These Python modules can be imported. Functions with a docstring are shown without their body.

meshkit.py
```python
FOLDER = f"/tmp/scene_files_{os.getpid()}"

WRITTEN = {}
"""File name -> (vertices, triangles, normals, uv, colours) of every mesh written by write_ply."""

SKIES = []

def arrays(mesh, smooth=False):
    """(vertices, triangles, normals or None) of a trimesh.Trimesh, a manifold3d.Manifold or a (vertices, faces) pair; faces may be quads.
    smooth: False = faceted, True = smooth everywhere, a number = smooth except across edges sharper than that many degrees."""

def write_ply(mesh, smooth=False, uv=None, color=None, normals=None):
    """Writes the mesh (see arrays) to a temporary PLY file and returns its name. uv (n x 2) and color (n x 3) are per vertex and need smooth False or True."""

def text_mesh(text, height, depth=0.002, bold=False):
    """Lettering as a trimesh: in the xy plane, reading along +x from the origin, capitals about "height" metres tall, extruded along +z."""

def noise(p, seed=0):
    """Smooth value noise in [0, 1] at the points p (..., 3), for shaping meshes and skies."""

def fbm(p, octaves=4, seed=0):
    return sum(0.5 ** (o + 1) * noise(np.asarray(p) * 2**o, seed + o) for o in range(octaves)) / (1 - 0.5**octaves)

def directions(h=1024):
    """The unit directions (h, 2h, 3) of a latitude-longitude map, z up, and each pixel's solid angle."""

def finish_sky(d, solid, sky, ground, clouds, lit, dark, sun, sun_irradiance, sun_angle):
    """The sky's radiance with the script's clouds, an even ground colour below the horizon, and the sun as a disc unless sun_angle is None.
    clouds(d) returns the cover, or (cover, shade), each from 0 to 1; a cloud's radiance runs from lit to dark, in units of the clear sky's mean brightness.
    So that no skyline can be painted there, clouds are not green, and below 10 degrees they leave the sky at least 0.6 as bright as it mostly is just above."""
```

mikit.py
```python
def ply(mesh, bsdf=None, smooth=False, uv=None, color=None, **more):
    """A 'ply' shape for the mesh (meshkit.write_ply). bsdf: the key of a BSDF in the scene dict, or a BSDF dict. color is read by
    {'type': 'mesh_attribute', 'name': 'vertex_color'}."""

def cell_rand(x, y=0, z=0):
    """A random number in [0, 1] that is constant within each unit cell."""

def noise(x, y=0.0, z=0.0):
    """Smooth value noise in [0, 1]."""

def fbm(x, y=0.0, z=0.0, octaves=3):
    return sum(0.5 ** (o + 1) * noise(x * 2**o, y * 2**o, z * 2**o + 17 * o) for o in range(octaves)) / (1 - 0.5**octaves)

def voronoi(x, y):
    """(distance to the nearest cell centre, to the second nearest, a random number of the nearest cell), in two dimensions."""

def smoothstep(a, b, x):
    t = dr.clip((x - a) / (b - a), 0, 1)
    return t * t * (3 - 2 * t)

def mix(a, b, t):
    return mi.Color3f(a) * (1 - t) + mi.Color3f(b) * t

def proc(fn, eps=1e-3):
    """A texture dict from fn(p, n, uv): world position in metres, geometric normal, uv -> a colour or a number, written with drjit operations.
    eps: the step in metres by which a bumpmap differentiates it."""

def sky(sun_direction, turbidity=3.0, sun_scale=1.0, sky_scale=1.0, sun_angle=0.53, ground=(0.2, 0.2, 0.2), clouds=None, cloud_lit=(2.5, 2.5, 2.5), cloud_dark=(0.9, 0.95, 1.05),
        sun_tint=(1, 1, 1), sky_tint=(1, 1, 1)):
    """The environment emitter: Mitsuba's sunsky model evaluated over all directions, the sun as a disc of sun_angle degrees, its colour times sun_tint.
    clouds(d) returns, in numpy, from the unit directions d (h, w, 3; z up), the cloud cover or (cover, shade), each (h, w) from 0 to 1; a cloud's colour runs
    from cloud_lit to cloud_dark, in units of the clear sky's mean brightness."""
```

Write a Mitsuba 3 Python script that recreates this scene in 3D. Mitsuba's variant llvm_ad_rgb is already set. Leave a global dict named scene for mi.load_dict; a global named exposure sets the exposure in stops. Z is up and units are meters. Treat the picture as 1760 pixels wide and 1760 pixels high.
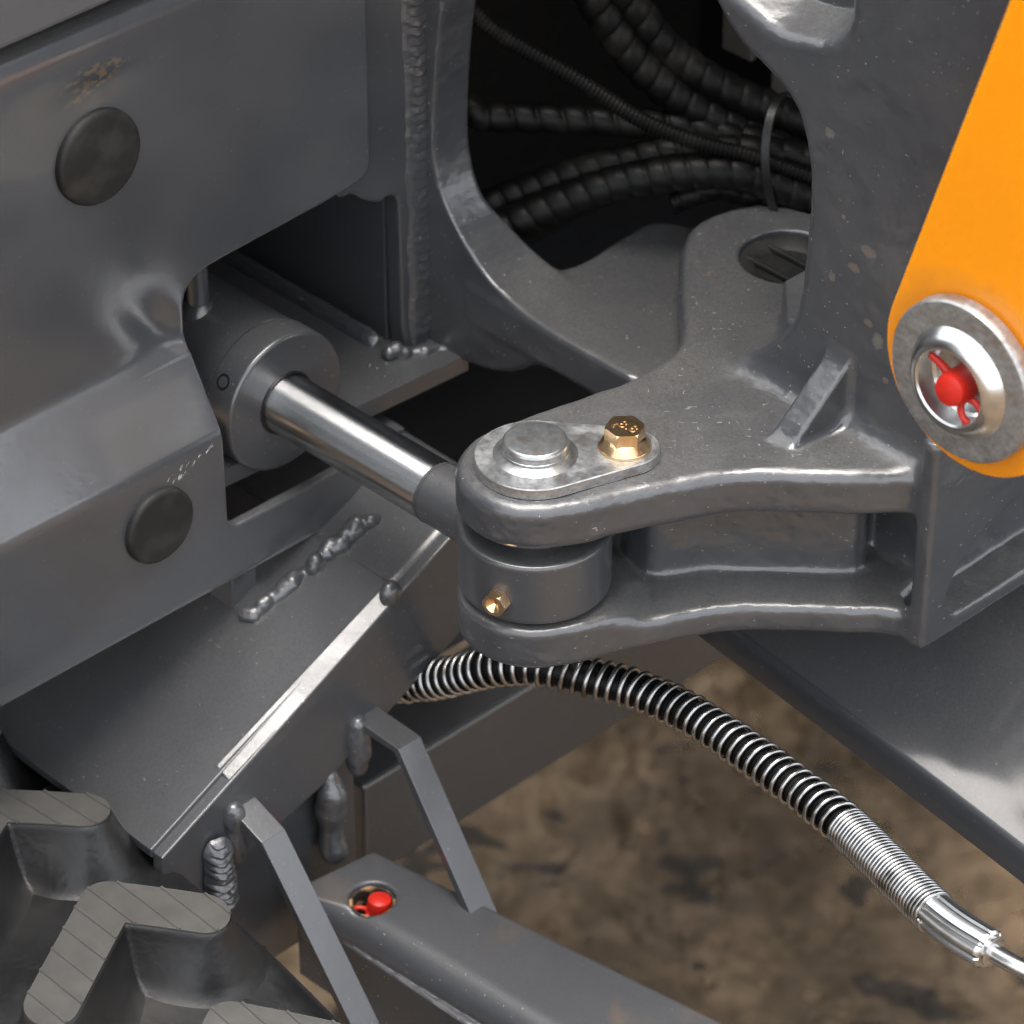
"""Close view of the articulated joint of a compact loader: steering cylinder, pivot pin, castings, hoses and one tyre."""
import math
import random
import numpy as np
import trimesh
import manifold3d as mf
import drjit as dr
import mitsuba as mi
import mikit
import meshkit
from mikit import noise, fbm, voronoi, smoothstep, mix, cell_rand
from scipy.ndimage import map_coordinates

T = mi.ScalarTransform4f
scene, labels = {}, {}
random.seed(4)
RNG = np.random.default_rng(4)

# ------------------------------------------------------------------ camera, sky, exposure
EL = math.radians(36.0)
FWD, UPV = np.array([0, math.cos(EL), -math.sin(EL)]), np.array([0, math.sin(EL), math.cos(EL)])
CAM = -2.236 * (FWD + 40 / 6500 * np.array([1.0, 0, 0]) + 83 / 6500 * UPV)
scene['camera'] = {
    'type': 'thinlens', 'fov': math.degrees(2 * math.atan(880 / 6500)), 'fov_axis': 'x', 'aperture_radius': 0.009, 'focus_distance': 2.235,
    'near_clip': 0.05, 'far_clip': 100.0,
    'to_world': T().look_at(origin=CAM.tolist(), target=(CAM + FWD).tolist(), up=UPV.tolist())}
exposure = 3.8


def cloud_fn(d):
    m = meshkit.fbm(d * np.array([2.2, 2.2, 3.0]) + 5.0, 4, seed=3)
    return 1.0 + 0 * m, np.clip(0.15 + 1.1 * (m - 0.35), 0, 1)


scene['sky'] = mikit.sky((-0.04, -0.05, 1.0), turbidity=3, sun_scale=0.25, sun_angle=40, sun_tint=(0.92, 1.0, 1.17), clouds=cloud_fn, cloud_lit=(1.9, 1.97, 2.06), cloud_dark=(1.0, 1.05, 1.12), ground=(0.10, 0.092, 0.082))

# ------------------------------------------------------------------ frames and entries
AZ = math.radians(46.0)
DV, NV = np.array([math.sin(AZ), math.cos(AZ), 0]), np.array([math.cos(AZ), -math.sin(AZ), 0])
FRAME = np.array([DV, NV, [0, 0, 1.0]]) * 0.001      # rows: machine axes a (along the panel), b (out of the panel), z; millimetres to metres


def to_world(v):
    return np.asarray(v, float) @ FRAME


def arr(mesh):
    if hasattr(mesh, 'to_mesh'):
        m = mesh.to_mesh()
        return np.array(m.vert_properties[:, :3], float), np.array(m.tri_verts, int)
    if isinstance(mesh, (tuple, list)):
        v, f = np.asarray(mesh[0], float), np.asarray(mesh[1], int)
        if f.shape[1] == 4:
            f = np.vstack([f[:, [0, 1, 2]], f[:, [0, 2, 3]]])
        return v, f
    return np.array(mesh.vertices, float), np.array(mesh.faces, int)


def add(key, mesh, bsdf, smooth=35, uv=None):
    """mesh in machine axes (a, b, z) in mm; faces are turned to look outwards."""
    v, f = arr(mesh)
    w = to_world(v)
    q = (w - w.mean(0))[f]
    if np.einsum('ij,ij->i', q[:, 0], np.cross(q[:, 1], q[:, 2])).sum() < 0:
        f = f[:, ::-1]
    m = trimesh.Trimesh(w, f, process=False)
    scene[key] = mikit.ply(m, bsdf, smooth=smooth, uv=uv)
    return key


def tag(key, label=None, category=None, group=None, kind=None):
    d = labels.setdefault(key, {})
    for k, v in (('label', label), ('category', category), ('group', group), ('kind', kind)):
        if v:
            d[k] = v


def join(*ms):
    vs, fs, n = [], [], 0
    for m in ms:
        v, f = arr(m)
        vs.append(v)
        fs.append(f + n)
        n += len(v)
    return np.vstack(vs), np.vstack(fs)


# ------------------------------------------------------------------ mesh helpers
def basis(t):
    t = np.asarray(t, float) / np.linalg.norm(t)
    x = np.cross(t, [0, 0, 1.0] if abs(t[2]) < 0.9 else [1.0, 0, 0])
    x /= np.linalg.norm(x)
    return x, np.cross(t, x), t


def lathe(profile, origin=(0, 0, 0), axis=(0, 0, 1), n=72):
    """profile: (radius, height) pairs, turned about the axis through origin."""
    p = np.asarray(profile, float)
    x, y, t = basis(axis)
    ang = np.arange(n) * 2 * np.pi / n
    ring = np.cos(ang)[:, None] * x + np.sin(ang)[:, None] * y
    v = np.asarray(origin, float) + p[:, None, :1] * ring[None] + p[:, None, 1:] * t
    i, j = np.meshgrid(np.arange(len(p) - 1), np.arange(n), indexing='ij')
    q = np.stack([i * n + j, i * n + (j + 1) % n, (i + 1) * n + (j + 1) % n, (i + 1) * n + j], -1).reshape(-1, 4)
    return v.reshape(-1, 3), q


def spline(pts, n):
    """Catmull-Rom through the points, n samples evenly spaced along it."""
    p = np.asarray(pts, float)
    p = np.vstack([2 * p[0] - p[1], p, 2 * p[-1] - p[-2]])
    out = []
    for i in range(1, len(p) - 2):
        t = np.linspace(0, 1, 40, endpoint=False)[:, None]
        a, b, c, e = p[i - 1], p[i], p[i + 1], p[i + 2]
        out.append(0.5 * (2 * b + (c - a) * t + (2 * a - 5 * b + 4 * c - e) * t**2 + (3 * b - a - 3 * c + e) * t**3))
    out = np.vstack(out + [p[-2:-1]])
    s = np.r_[0, np.cumsum(np.linalg.norm(np.diff(out, axis=0), axis=1))]
    u = np.linspace(0, s[-1], n)
    return np.stack([np.interp(u, s, out[:, k]) for k in range(3)], 1), s[-1]


def frames(p):
    t = np.gradient(p, axis=0)
    t /= np.linalg.norm(t, axis=1, keepdims=True)
    x = np.empty_like(p)
    a = basis(t[0])[0]
    for i in range(len(p)):
        a = a - t[i] * (a @ t[i])
        a /= np.linalg.norm(a)
        x[i] = a
    return x, np.cross(t, x), t


def tube(p, radius, sides=20, caps=True):
    """radius: number, per-point array, or array (points, sides)."""
    p = np.asarray(p, float)
    x, y, _ = frames(p)
    ang = np.arange(sides) * 2 * np.pi / sides
    r = np.asarray(radius, float)
    r = np.broadcast_to(r[:, None] if r.ndim == 1 else r, (len(p), sides))
    v = p[:, None] + r[..., None] * (np.cos(ang)[None, :, None] * x[:, None] + np.sin(ang)[None, :, None] * y[:, None])
    i, j = np.meshgrid(np.arange(len(p) - 1), np.arange(sides), indexing='ij')
    q = np.stack([i * sides + j, i * sides + (j + 1) % sides, (i + 1) * sides + (j + 1) % sides, (i + 1) * sides + j], -1).reshape(-1, 4)
    f = np.vstack([q[:, [0, 1, 2]], q[:, [0, 2, 3]]])
    v = v.reshape(-1, 3)
    if caps:
        k, m = len(v), (len(p) - 1) * sides
        j = np.arange(sides)
        v = np.vstack([v, p[0], p[-1]])
        f = np.vstack([f, np.stack([(j + 1) % sides, j, j * 0 + k], 1), np.stack([m + j, m + (j + 1) % sides, j * 0 + k + 1], 1)])
    return v, f


def hull(points, r=0.0, seg=12):
    """Rounded convex body: the hull of small spheres (or of points)."""
    P = np.asarray(points, float)
    if r > 0:
        s = mf.Manifold.sphere(r, seg)
        return mf.Manifold.batch_hull([s.translate(p.tolist()) for p in P])
    return mf.Manifold.hull_points(P)


def box(lo, hi, r=1.5):
    lo, hi = np.asarray(lo, float) + r, np.asarray(hi, float) - r
    return hull([[x, y, z] for x in (lo[0], hi[0]) for y in (lo[1], hi[1]) for z in (lo[2], hi[2])], r, 12)


def cyl(p0, p1, r0, r1=None, seg=64):
    p0, p1 = np.asarray(p0, float), np.asarray(p1, float)
    x, y, t = basis(p1 - p0)
    m = mf.Manifold.cylinder(float(np.linalg.norm(p1 - p0)), r0, r0 if r1 is None else r1, seg)
    return m.transform(np.column_stack([x, y, t, p0]))


def bead(path, out, width, height, pitch, seed=0, per=1.0):
    """A weld bead: overlapping half-moon ripples along a path; out = the direction it bulges."""
    n = int(max(8, np.linalg.norm(np.diff(np.asarray(path, float), axis=0), axis=1).sum() / per))
    p, L = spline(path, n)
    t = np.gradient(p, axis=0)
    t /= np.linalg.norm(t, axis=1, keepdims=True)
    o = np.asarray(out, float)
    o = o - t * (t @ o)[:, None]
    o /= np.linalg.norm(o, axis=1, keepdims=True)
    s = np.cross(t, o)
    K = 15
    u = np.linspace(-1, 1, K)
    S = np.linspace(0, L, n)[:, None]
    wob = meshkit.fbm(np.stack([S[:, 0] / 14, S[:, 0] * 0 + seed, S[:, 0] * 0], 1), 3, seed=seed) - 0.5
    ph = (S + 0.9 * pitch * u[None] ** 2 * 1.3 + 3 * wob[:, None]) / pitch
    frac = ph - np.floor(ph)
    rnd = meshkit.noise(np.stack([np.floor(ph), ph * 0 + seed, ph * 0], -1), seed=seed)
    prof = np.sqrt(np.maximum(0, 1 - u**2))[None]
    hgt = height * prof * (0.78 + 0.22 * frac * (0.4 + 1.1 * rnd)) + 0.28 * height * (meshkit.fbm(np.stack([S / 5 + 0 * u[None], 3 * u[None] + 0 * S, 0 * S + 0 * u[None] + seed], -1), 3, seed=seed) - 0.5) * prof
    w = width / 2 * (1 + 0.28 * wob[:, None] + 0.06 * (rnd - 0.5))
    ends = np.clip(np.minimum(S, L - S) / (0.5 * width), 0, 1) ** 0.5
    v = p[:, None] + s[:, None] * (u[None] * w)[..., None] * (0.35 + 0.65 * ends)[..., None] + o[:, None] * (hgt * ends - 0.6)[..., None]
    i, j = np.meshgrid(np.arange(n - 1), np.arange(K - 1), indexing='ij')
    q = np.stack([i * K + j, (i + 1) * K + j, (i + 1) * K + j + 1, i * K + j + 1], -1).reshape(-1, 4)
    return v.reshape(-1, 3), q


# ------------------------------------------------------------------ signed distance modelling (castings with fillets)
def chaikin(p, times=2):
    p = np.asarray(p, float)
    for _ in range(times):
        q = np.roll(p, -1, 0)
        p = np.stack([0.8 * p + 0.2 * q, 0.2 * p + 0.8 * q], 1).reshape(-1, 2)
    return p


def smooth01(x, a, b):
    t = np.clip((x - a) / (b - a), 0, 1)
    return t * t * (3 - 2 * t)


class Poly:
    """The signed distance (negative inside) to a polygon, tabulated on a grid."""

    def __init__(self, pts, h=1.0, pad=40, soften=2):
        p = chaikin(pts, soften) if soften else np.asarray(pts, float)
        self.lo, hi = p.min(0) - pad, p.max(0) + pad
        self.h = h
        n = np.ceil((hi - self.lo) / h).astype(int) + 1
        x, y = np.meshgrid(self.lo[0] + h * np.arange(n[0]), self.lo[1] + h * np.arange(n[1]), indexing='ij')
        best, inside = np.full(x.shape, 1e9), np.zeros(x.shape, bool)
        for a, b in zip(p, np.roll(p, -1, 0)):
            e = b - a
            t = np.clip(((x - a[0]) * e[0] + (y - a[1]) * e[1]) / max(e @ e, 1e-9), 0, 1)
            best = np.minimum(best, (x - a[0] - t * e[0]) ** 2 + (y - a[1] - t * e[1]) ** 2)
            c = (a[1] > y) != (b[1] > y)
            inside ^= c & (x < (b[0] - a[0]) * (y - a[1]) / (b[1] - a[1] + 1e-12) + a[0])
        self.d = (np.sqrt(best) * np.where(inside, -1, 1)).astype(np.float32)

    def __call__(self, x, y):
        i = np.stack([(x - self.lo[0]) / self.h, (y - self.lo[1]) / self.h])
        c = np.clip(i, 0, np.array(self.d.shape)[:, None] - 1.001)
        return map_coordinates(self.d, c, order=1) + np.linalg.norm(i - c, axis=0) * self.h * 0.8


def extr(d2, w, w0, w1, r):
    """Extrusion of the 2D distance d2 over w in [w0, w1], edges rounded by r."""
    q1, q2 = d2 + r, np.abs(w - (w0 + w1) / 2) - (w1 - w0) / 2 + r
    return np.minimum(np.maximum(q1, q2), 0) + np.hypot(np.maximum(q1, 0), np.maximum(q2, 0)) - r


def smin(a, b, k):
    h = np.clip(0.5 + 0.5 * (b - a) / k, 0, 1)
    return b + (a - b) * h - k * h * (1 - h)


def smax(a, b, k):
    return -smin(-a, -b, k)


def sdf_mesh(fn, lo, hi, h, relief=0.0, scale=9.0, seed=0, step=True):
    """Surface nets of fn(p) = 0 in the box, evaluated only near the surface; relief displaces it by cast roughness."""
    lo, hi = np.asarray(lo, float), np.asarray(hi, float)
    B = 8
    nb = np.ceil((hi - lo) / (h * B)).astype(int)
    ctr = np.stack(np.meshgrid(*[lo[k] + h * (B * np.arange(nb[k]) + (B - 1) / 2) for k in range(3)], indexing='ij'), -1).reshape(-1, 3)
    dc = fn(ctr)
    act = np.abs(dc) < h * B * 1.25
    V = np.repeat(np.repeat(np.repeat(dc.reshape(nb), B, 0), B, 1), B, 2).astype(np.float32)
    off = np.stack(np.meshgrid(*[np.arange(B)] * 3, indexing='ij'), -1).reshape(-1, 3)
    blocks = np.stack(np.unravel_index(np.nonzero(act)[0], nb), 1)
    for part in np.array_split(blocks, max(1, len(blocks) // 1500)):
        idx = (part[:, None] * B + off[None]).reshape(-1, 3)
        V[idx[:, 0], idx[:, 1], idx[:, 2]] = fn(lo + h * idx)
    S = V < 0
    cnt = sum(S[a:S.shape[0] - 1 + a, b:S.shape[1] - 1 + b, c:S.shape[2] - 1 + c].astype(np.int8) for a in (0, 1) for b in (0, 1) for c in (0, 1))
    cells = np.stack(np.nonzero((cnt > 0) & (cnt < 8)), 1)
    corner = np.array([[a, b, c] for a in (0, 1) for b in (0, 1) for c in (0, 1)])
    val = np.stack([V[tuple((cells + c).T)] for c in corner], 1)
    acc, num = np.zeros((len(cells), 3)), np.zeros(len(cells))
    for i in range(8):
        for j in range(i + 1, 8):
            if np.abs(corner[i] - corner[j]).sum() == 1:
                m = (val[:, i] < 0) != (val[:, j] < 0)
                t = val[m, i] / (val[m, i] - val[m, j])
                acc[m] += corner[i] + t[:, None] * (corner[j] - corner[i])
                num[m] += 1
    v = lo + h * (cells + acc / num[:, None])
    cid = np.full(cnt.shape, -1, np.int32)
    cid[tuple(cells.T)] = np.arange(len(cells))
    faces = []
    for ax in range(3):
        o1, o2 = [(1, 2), (2, 0), (0, 1)][ax]
        sl = [slice(1, -1)] * 3
        sl[ax] = slice(0, -1)
        A = S[tuple(sl)]
        sl[ax] = slice(1, None)
        Bn = S[tuple(sl)]
        sub = A != Bn[tuple(slice(0, k) for k in A.shape)]
        g = np.stack(np.nonzero(sub), 1)
        sign = A[tuple(g.T)]
        g = g + 1
        g[:, ax] -= 1
        e1, e2 = np.eye(3, dtype=int)[o1], np.eye(3, dtype=int)[o2]
        q = np.stack([cid[tuple((g - e1 - e2).T)], cid[tuple((g - e2).T)], cid[tuple(g.T)], cid[tuple((g - e1).T)]], 1)
        q[~sign] = q[~sign][:, ::-1]
        faces.append(q[(q >= 0).all(1)])
    f = np.vstack(faces)
    e = 0.35 * h

    def grad(p):
        return np.stack([fn(p + e * d) - fn(p - e * d) for d in np.eye(3)], 1) / (2 * e)

    g = grad(v)
    nrm = g / np.maximum(np.linalg.norm(g, axis=1, keepdims=True), 1e-6)
    if step:
        v = v - nrm * np.clip(fn(v), -0.6 * h, 0.6 * h)[:, None]
    if relief:
        r = 1.3 * (meshkit.fbm(v / (1.6 * scale), 3, seed=seed) - 0.5) + 0.22 * (meshkit.noise(v / (scale * 0.3), seed=seed + 9) - 0.5)
        v = v + nrm * (relief * r)[:, None]
    f = np.vstack([f[:, [0, 1, 2]], f[:, [0, 2, 3]]])
    return v, f


def lumps(path, r, count, seed, spread=0.45, k=2.2):
    """An untidy weld: runs of molten drops melted into one another."""
    g = np.random.default_rng(seed)
    p, _ = spline(path, count)
    c = p + g.normal(0, 1, p.shape) * r * spread * np.array([0.6, 0.5, 0.5])
    q = r * g.uniform(0.55, 1.15, count)
    sq = np.array([1.0, 1.0, 1.0])

    def fn(x):
        d = None
        for cc, rr_ in zip(c, q):
            e = np.linalg.norm((x - cc) * sq, axis=1) - rr_
            d = e if d is None else smin(d, e, k)
        return d

    return sdf_mesh(fn, c.min(0) - 1.6 * r, c.max(0) + 1.6 * r, 0.9, relief=0.7, scale=4, seed=seed)


# ------------------------------------------------------------------ materials
def pr(**k):
    return {'type': 'twosided', 'bsdf': {'type': 'principled', **{a: ({'type': 'rgb', 'value': list(b)} if isinstance(b, tuple) else b) for a, b in k.items()}}}


def bump(bs, fn, eps=4e-4):
    return {'type': 'twosided', 'bsdf': {'type': 'bumpmap', 'arbitrary': mikit.proc(fn, eps=eps), 'scale': 1.0, 'bsdf': bs['bsdf']}}


PAINT = (0.0345, 0.037, 0.0425)


def paint_color(dust_amount, specks, tone=1.0, dust=(0.15, 0.14, 0.125)):
    def fn(p, n, uv):
        f1 = fbm(p.x * 16, p.y * 16, p.z * 16, 4)
        f2 = noise(p.x * 900, p.y * 900, p.z * 900)
        up = smoothstep(0.55, 0.98, n.z)
        d = dust_amount * (0.25 * smoothstep(0.35, 0.8, f1) + up * (0.55 + 0.6 * f1)) * (0.55 + 0.9 * f2)
        c = mix(mi.Color3f(*[tone * x for x in PAINT]) * (0.86 + 0.28 * fbm(p.x * 5, p.y * 5, p.z * 5, 2)), dust, dr.clip(d, 0, 0.85))
        s = noise(p.x * 420, p.y * 420, p.z * 420)
        s2 = noise(p.x * 260 + 40, p.y * 260, p.z * 260)
        c = mix(c, (0.30, 0.27, 0.23), specks * smoothstep(0.90, 0.97, s))
        return mix(c, (0.26, 0.12, 0.045), specks * 0.9 * smoothstep(0.965, 0.985, s2))
    return fn


def cast_bump(p, n, uv):
    return 0.00012 * fbm(p.x * 420, p.y * 420, p.z * 420, 3) + 0.0005 * fbm(p.x * 55, p.y * 60, p.z * 60, 2)


def sheet_bump(p, n, uv):
    return 0.00006 * fbm(p.x * 300, p.y * 300, p.z * 300, 2) + 0.0007 * fbm(p.x * 22, p.y * 22, p.z * 22, 2)


def rough_tex(lo, hi, f):
    return mikit.proc(lambda p, n, uv: lo + (hi - lo) * smoothstep(0.3, 0.75, fbm(p.x * f, p.y * f, p.z * f, 3)))


RUST = [(74, 190, 3.6, 3.0), (109, 125.5, 5.5, 3.4), (98.5, 110, 4, 2.6), (120, 69, 3.8, 5.0), (82, 96, 2.2, 3.0), (112, 78, 3.2, 2.2), (88, 140, 1.5, 1.5), (128, 45, 2.0, 2.0)]


def cast_color(p, n, uv):
    c = paint_color(0.28, 0.45)(p, n, uv)
    b, z = 1000.0 * (p.x * float(NV[0]) + p.y * float(NV[1])), 1000.0 * p.z
    face = smoothstep(0.35, 0.75, -(n.x * float(DV[0]) + n.y * float(DV[1])))
    w = 0.5 * (noise(p.x * 700, p.y * 700, p.z * 700) - 0.5)
    for k, (b0, z0, rb, rz) in enumerate(RUST):                          # chipped paint with bare rusty metal
        q = dr.sqrt(dr.square((b - b0) / rb) + dr.square((z - z0) / rz)) + w
        c = mix(c, (0.085, 0.082, 0.08), face * smoothstep(1.25, 0.95, q) * 0.8)
        c = mix(c, (0.11, 0.075, 0.045) if k % 3 else (0.10, 0.09, 0.078), face * smoothstep(0.85, 0.5, q + 0.9 * w) * 0.75)
    return c


scene['cast_paint'] = bump(pr(base_color=mikit.proc(cast_color), roughness=rough_tex(0.2, 0.36, 40), specular=0.85, clearcoat=0.5, clearcoat_gloss=0.94), cast_bump)
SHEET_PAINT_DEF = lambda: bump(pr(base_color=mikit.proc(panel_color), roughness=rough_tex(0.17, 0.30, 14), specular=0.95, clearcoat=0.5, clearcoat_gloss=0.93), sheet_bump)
def panel_color(p, n, uv):
    c = paint_color(0.22, 0.10, 1.2)(p, n, uv)
    a, b, z = (1000.0 * (p.x * float(DV[0]) + p.y * float(DV[1])), 1000.0 * (p.x * float(NV[0]) + p.y * float(NV[1])), 1000.0 * p.z)
    up = smoothstep(-232.0, -243.0, b) * smoothstep(60.0, 100.0, z)
    q = dr.sqrt(dr.square((a + 126) / 30) + dr.square((z - 212 - 0.12 * (a + 126)) / 13)) + 1.3 * (fbm(p.x * 90, p.y * 90, p.z * 130, 4) - 0.5)
    c = mix(c, (0.17, 0.115, 0.06), 0.85 * up * smoothstep(0.85, 0.45, q) * smoothstep(0.42, 0.6, fbm(p.x * 260, p.y * 260, p.z * 340, 3)))
    q2 = dr.sqrt(dr.square((a + 165) / 48) + dr.square((z - 192) / 32)) + 0.5 * (fbm(p.x * 50, p.y * 50, p.z * 50, 3) - 0.5)
    c = mix(c, (0.105, 0.10, 0.09), 0.6 * up * smoothstep(1.0, 0.7, q2))                     # paler rounded patch beside the plug
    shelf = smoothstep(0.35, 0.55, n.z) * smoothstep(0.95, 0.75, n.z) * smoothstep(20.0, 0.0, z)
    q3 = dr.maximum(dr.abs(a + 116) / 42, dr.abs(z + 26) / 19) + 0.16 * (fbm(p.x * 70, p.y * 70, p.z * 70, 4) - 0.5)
    c = mix(c, (0.11, 0.10, 0.088), 0.35 * shelf * smoothstep(1.1, 0.75, q3))               # warm reflection on the fold, put into the colour as a paler patch
    sc = smoothstep(0.70, 0.76, fbm((a + z) * 0.16, (a - z) * 0.7, 0.0, 3)) * smoothstep(1.0, 0.6, dr.sqrt(dr.square((a + 100) / 26) + dr.square((z + 58 - 0.25 * (a + 100)) / 6)))
    return mix(c, (0.42, 0.42, 0.41), 0.9 * sc)


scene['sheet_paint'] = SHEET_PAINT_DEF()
scene['weld_paint'] = pr(base_color=mikit.proc(paint_color(0.12, 0.4)), roughness=0.27, specular=0.9, clearcoat=0.5, clearcoat_gloss=0.93)
scene['smooth_paint'] = bump(pr(base_color=mikit.proc(paint_color(0.16, 0.25, 0.95)), roughness=0.26, specular=0.9, clearcoat=0.4, clearcoat_gloss=0.9), lambda p, n, uv: 0.00005 * fbm(p.x * 260, p.y * 260, p.z * 260, 2))
scene['cover_paint'] = pr(base_color=(0.085, 0.087, 0.092), roughness=0.4, specular=0.4)


def rubber_color(p, n, uv):
    f = fbm(p.x * 60, p.y * 60, p.z * 60, 4)
    return mix((0.009, 0.009, 0.009), (0.03, 0.029, 0.027), smoothstep(0.42, 0.8, f) * 0.6)


scene['cap_rubber'] = bump(pr(base_color=mikit.proc(rubber_color), roughness=0.55, specular=0.4), lambda p, n, uv: 0.00012 * fbm(p.x * 500, p.y * 500, p.z * 500, 3))
scene['hose_rubber'] = pr(base_color=mikit.proc(lambda p, n, uv: mix((0.0025, 0.0025, 0.0025), (0.009, 0.0085, 0.0075), smoothstep(0.5, 0.8, fbm(p.x * 50, p.y * 50, p.z * 50, 3)))), roughness=0.44, specular=0.15)
scene['black_plastic'] = pr(base_color=(0.006, 0.006, 0.006), roughness=0.35, specular=0.5)
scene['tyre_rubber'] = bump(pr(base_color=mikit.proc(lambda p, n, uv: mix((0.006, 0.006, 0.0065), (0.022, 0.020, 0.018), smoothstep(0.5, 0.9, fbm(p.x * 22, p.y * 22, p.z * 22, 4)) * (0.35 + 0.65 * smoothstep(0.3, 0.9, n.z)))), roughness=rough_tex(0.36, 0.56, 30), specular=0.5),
                            lambda p, n, uv: 0.00025 * fbm(p.x * 250, p.y * 250, p.z * 250, 3))
scene['tread_rubber'] = bump(pr(base_color=mikit.proc(lambda p, n, uv: mix((0.04, 0.039, 0.036), (0.085, 0.081, 0.075), fbm(p.x * 45, p.y * 45, p.z * 45, 4))), roughness=0.7, specular=0.3),
                             lambda p, n, uv: 0.0002 * fbm(p.x * 400, p.y * 400, p.z * 400, 2))
scene['chrome'] = {'type': 'twosided', 'bsdf': {'type': 'roughconductor', 'material': 'none', 'distribution': 'ggx', 'alpha_u': 0.02, 'alpha_v': 0.2, 'specular_reflectance': {'type': 'rgb', 'value': [0.56, 0.565, 0.57]}}}      # ground round the rod: spreads along its axis


def zinc_color(p, n, uv):
    s = fbm(p.x * 420 + p.y * 60, p.y * 420 - p.x * 60, p.z * 420, 3)
    c = mix((0.24, 0.25, 0.26), (0.53, 0.53, 0.52), s)
    st = fbm(p.x * 70, p.y * 70, p.z * 70, 3)
    return mix(c, (0.20, 0.14, 0.09), 0.4 * smoothstep(0.6, 0.75, st))


scene['zinc'] = bump(pr(base_color=mikit.proc(zinc_color), metallic=0.85, roughness=rough_tex(0.3, 0.5, 120)), lambda p, n, uv: 0.0001 * fbm(p.x * 900, p.y * 500, p.z * 700, 2))
scene['bright_steel'] = pr(base_color=mikit.proc(lambda p, n, uv: mix((0.45, 0.45, 0.45), (0.72, 0.72, 0.71), fbm(p.x * 150, p.y * 150, p.z * 150, 3))), metallic=1.0, roughness=0.26)
scene['spring_wire'] = pr(base_color=mikit.proc(lambda p, n, uv: mix((0.42, 0.42, 0.42), (0.15, 0.14, 0.125), smoothstep(0.5, 0.8, fbm(p.x * 90, p.y * 90, p.z * 90, 3)))), metallic=1.0, roughness=0.3)
scene['brass_zinc'] = bump(pr(base_color=mikit.proc(lambda p, n, uv: mix((0.66, 0.40, 0.19), (0.92, 0.72, 0.47), fbm(p.x * 160, p.y * 160, p.z * 160, 3))), metallic=1.0, roughness=0.24), lambda p, n, uv: 0.0001 * fbm(p.x * 800, p.y * 800, p.z * 800, 2))
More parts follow.
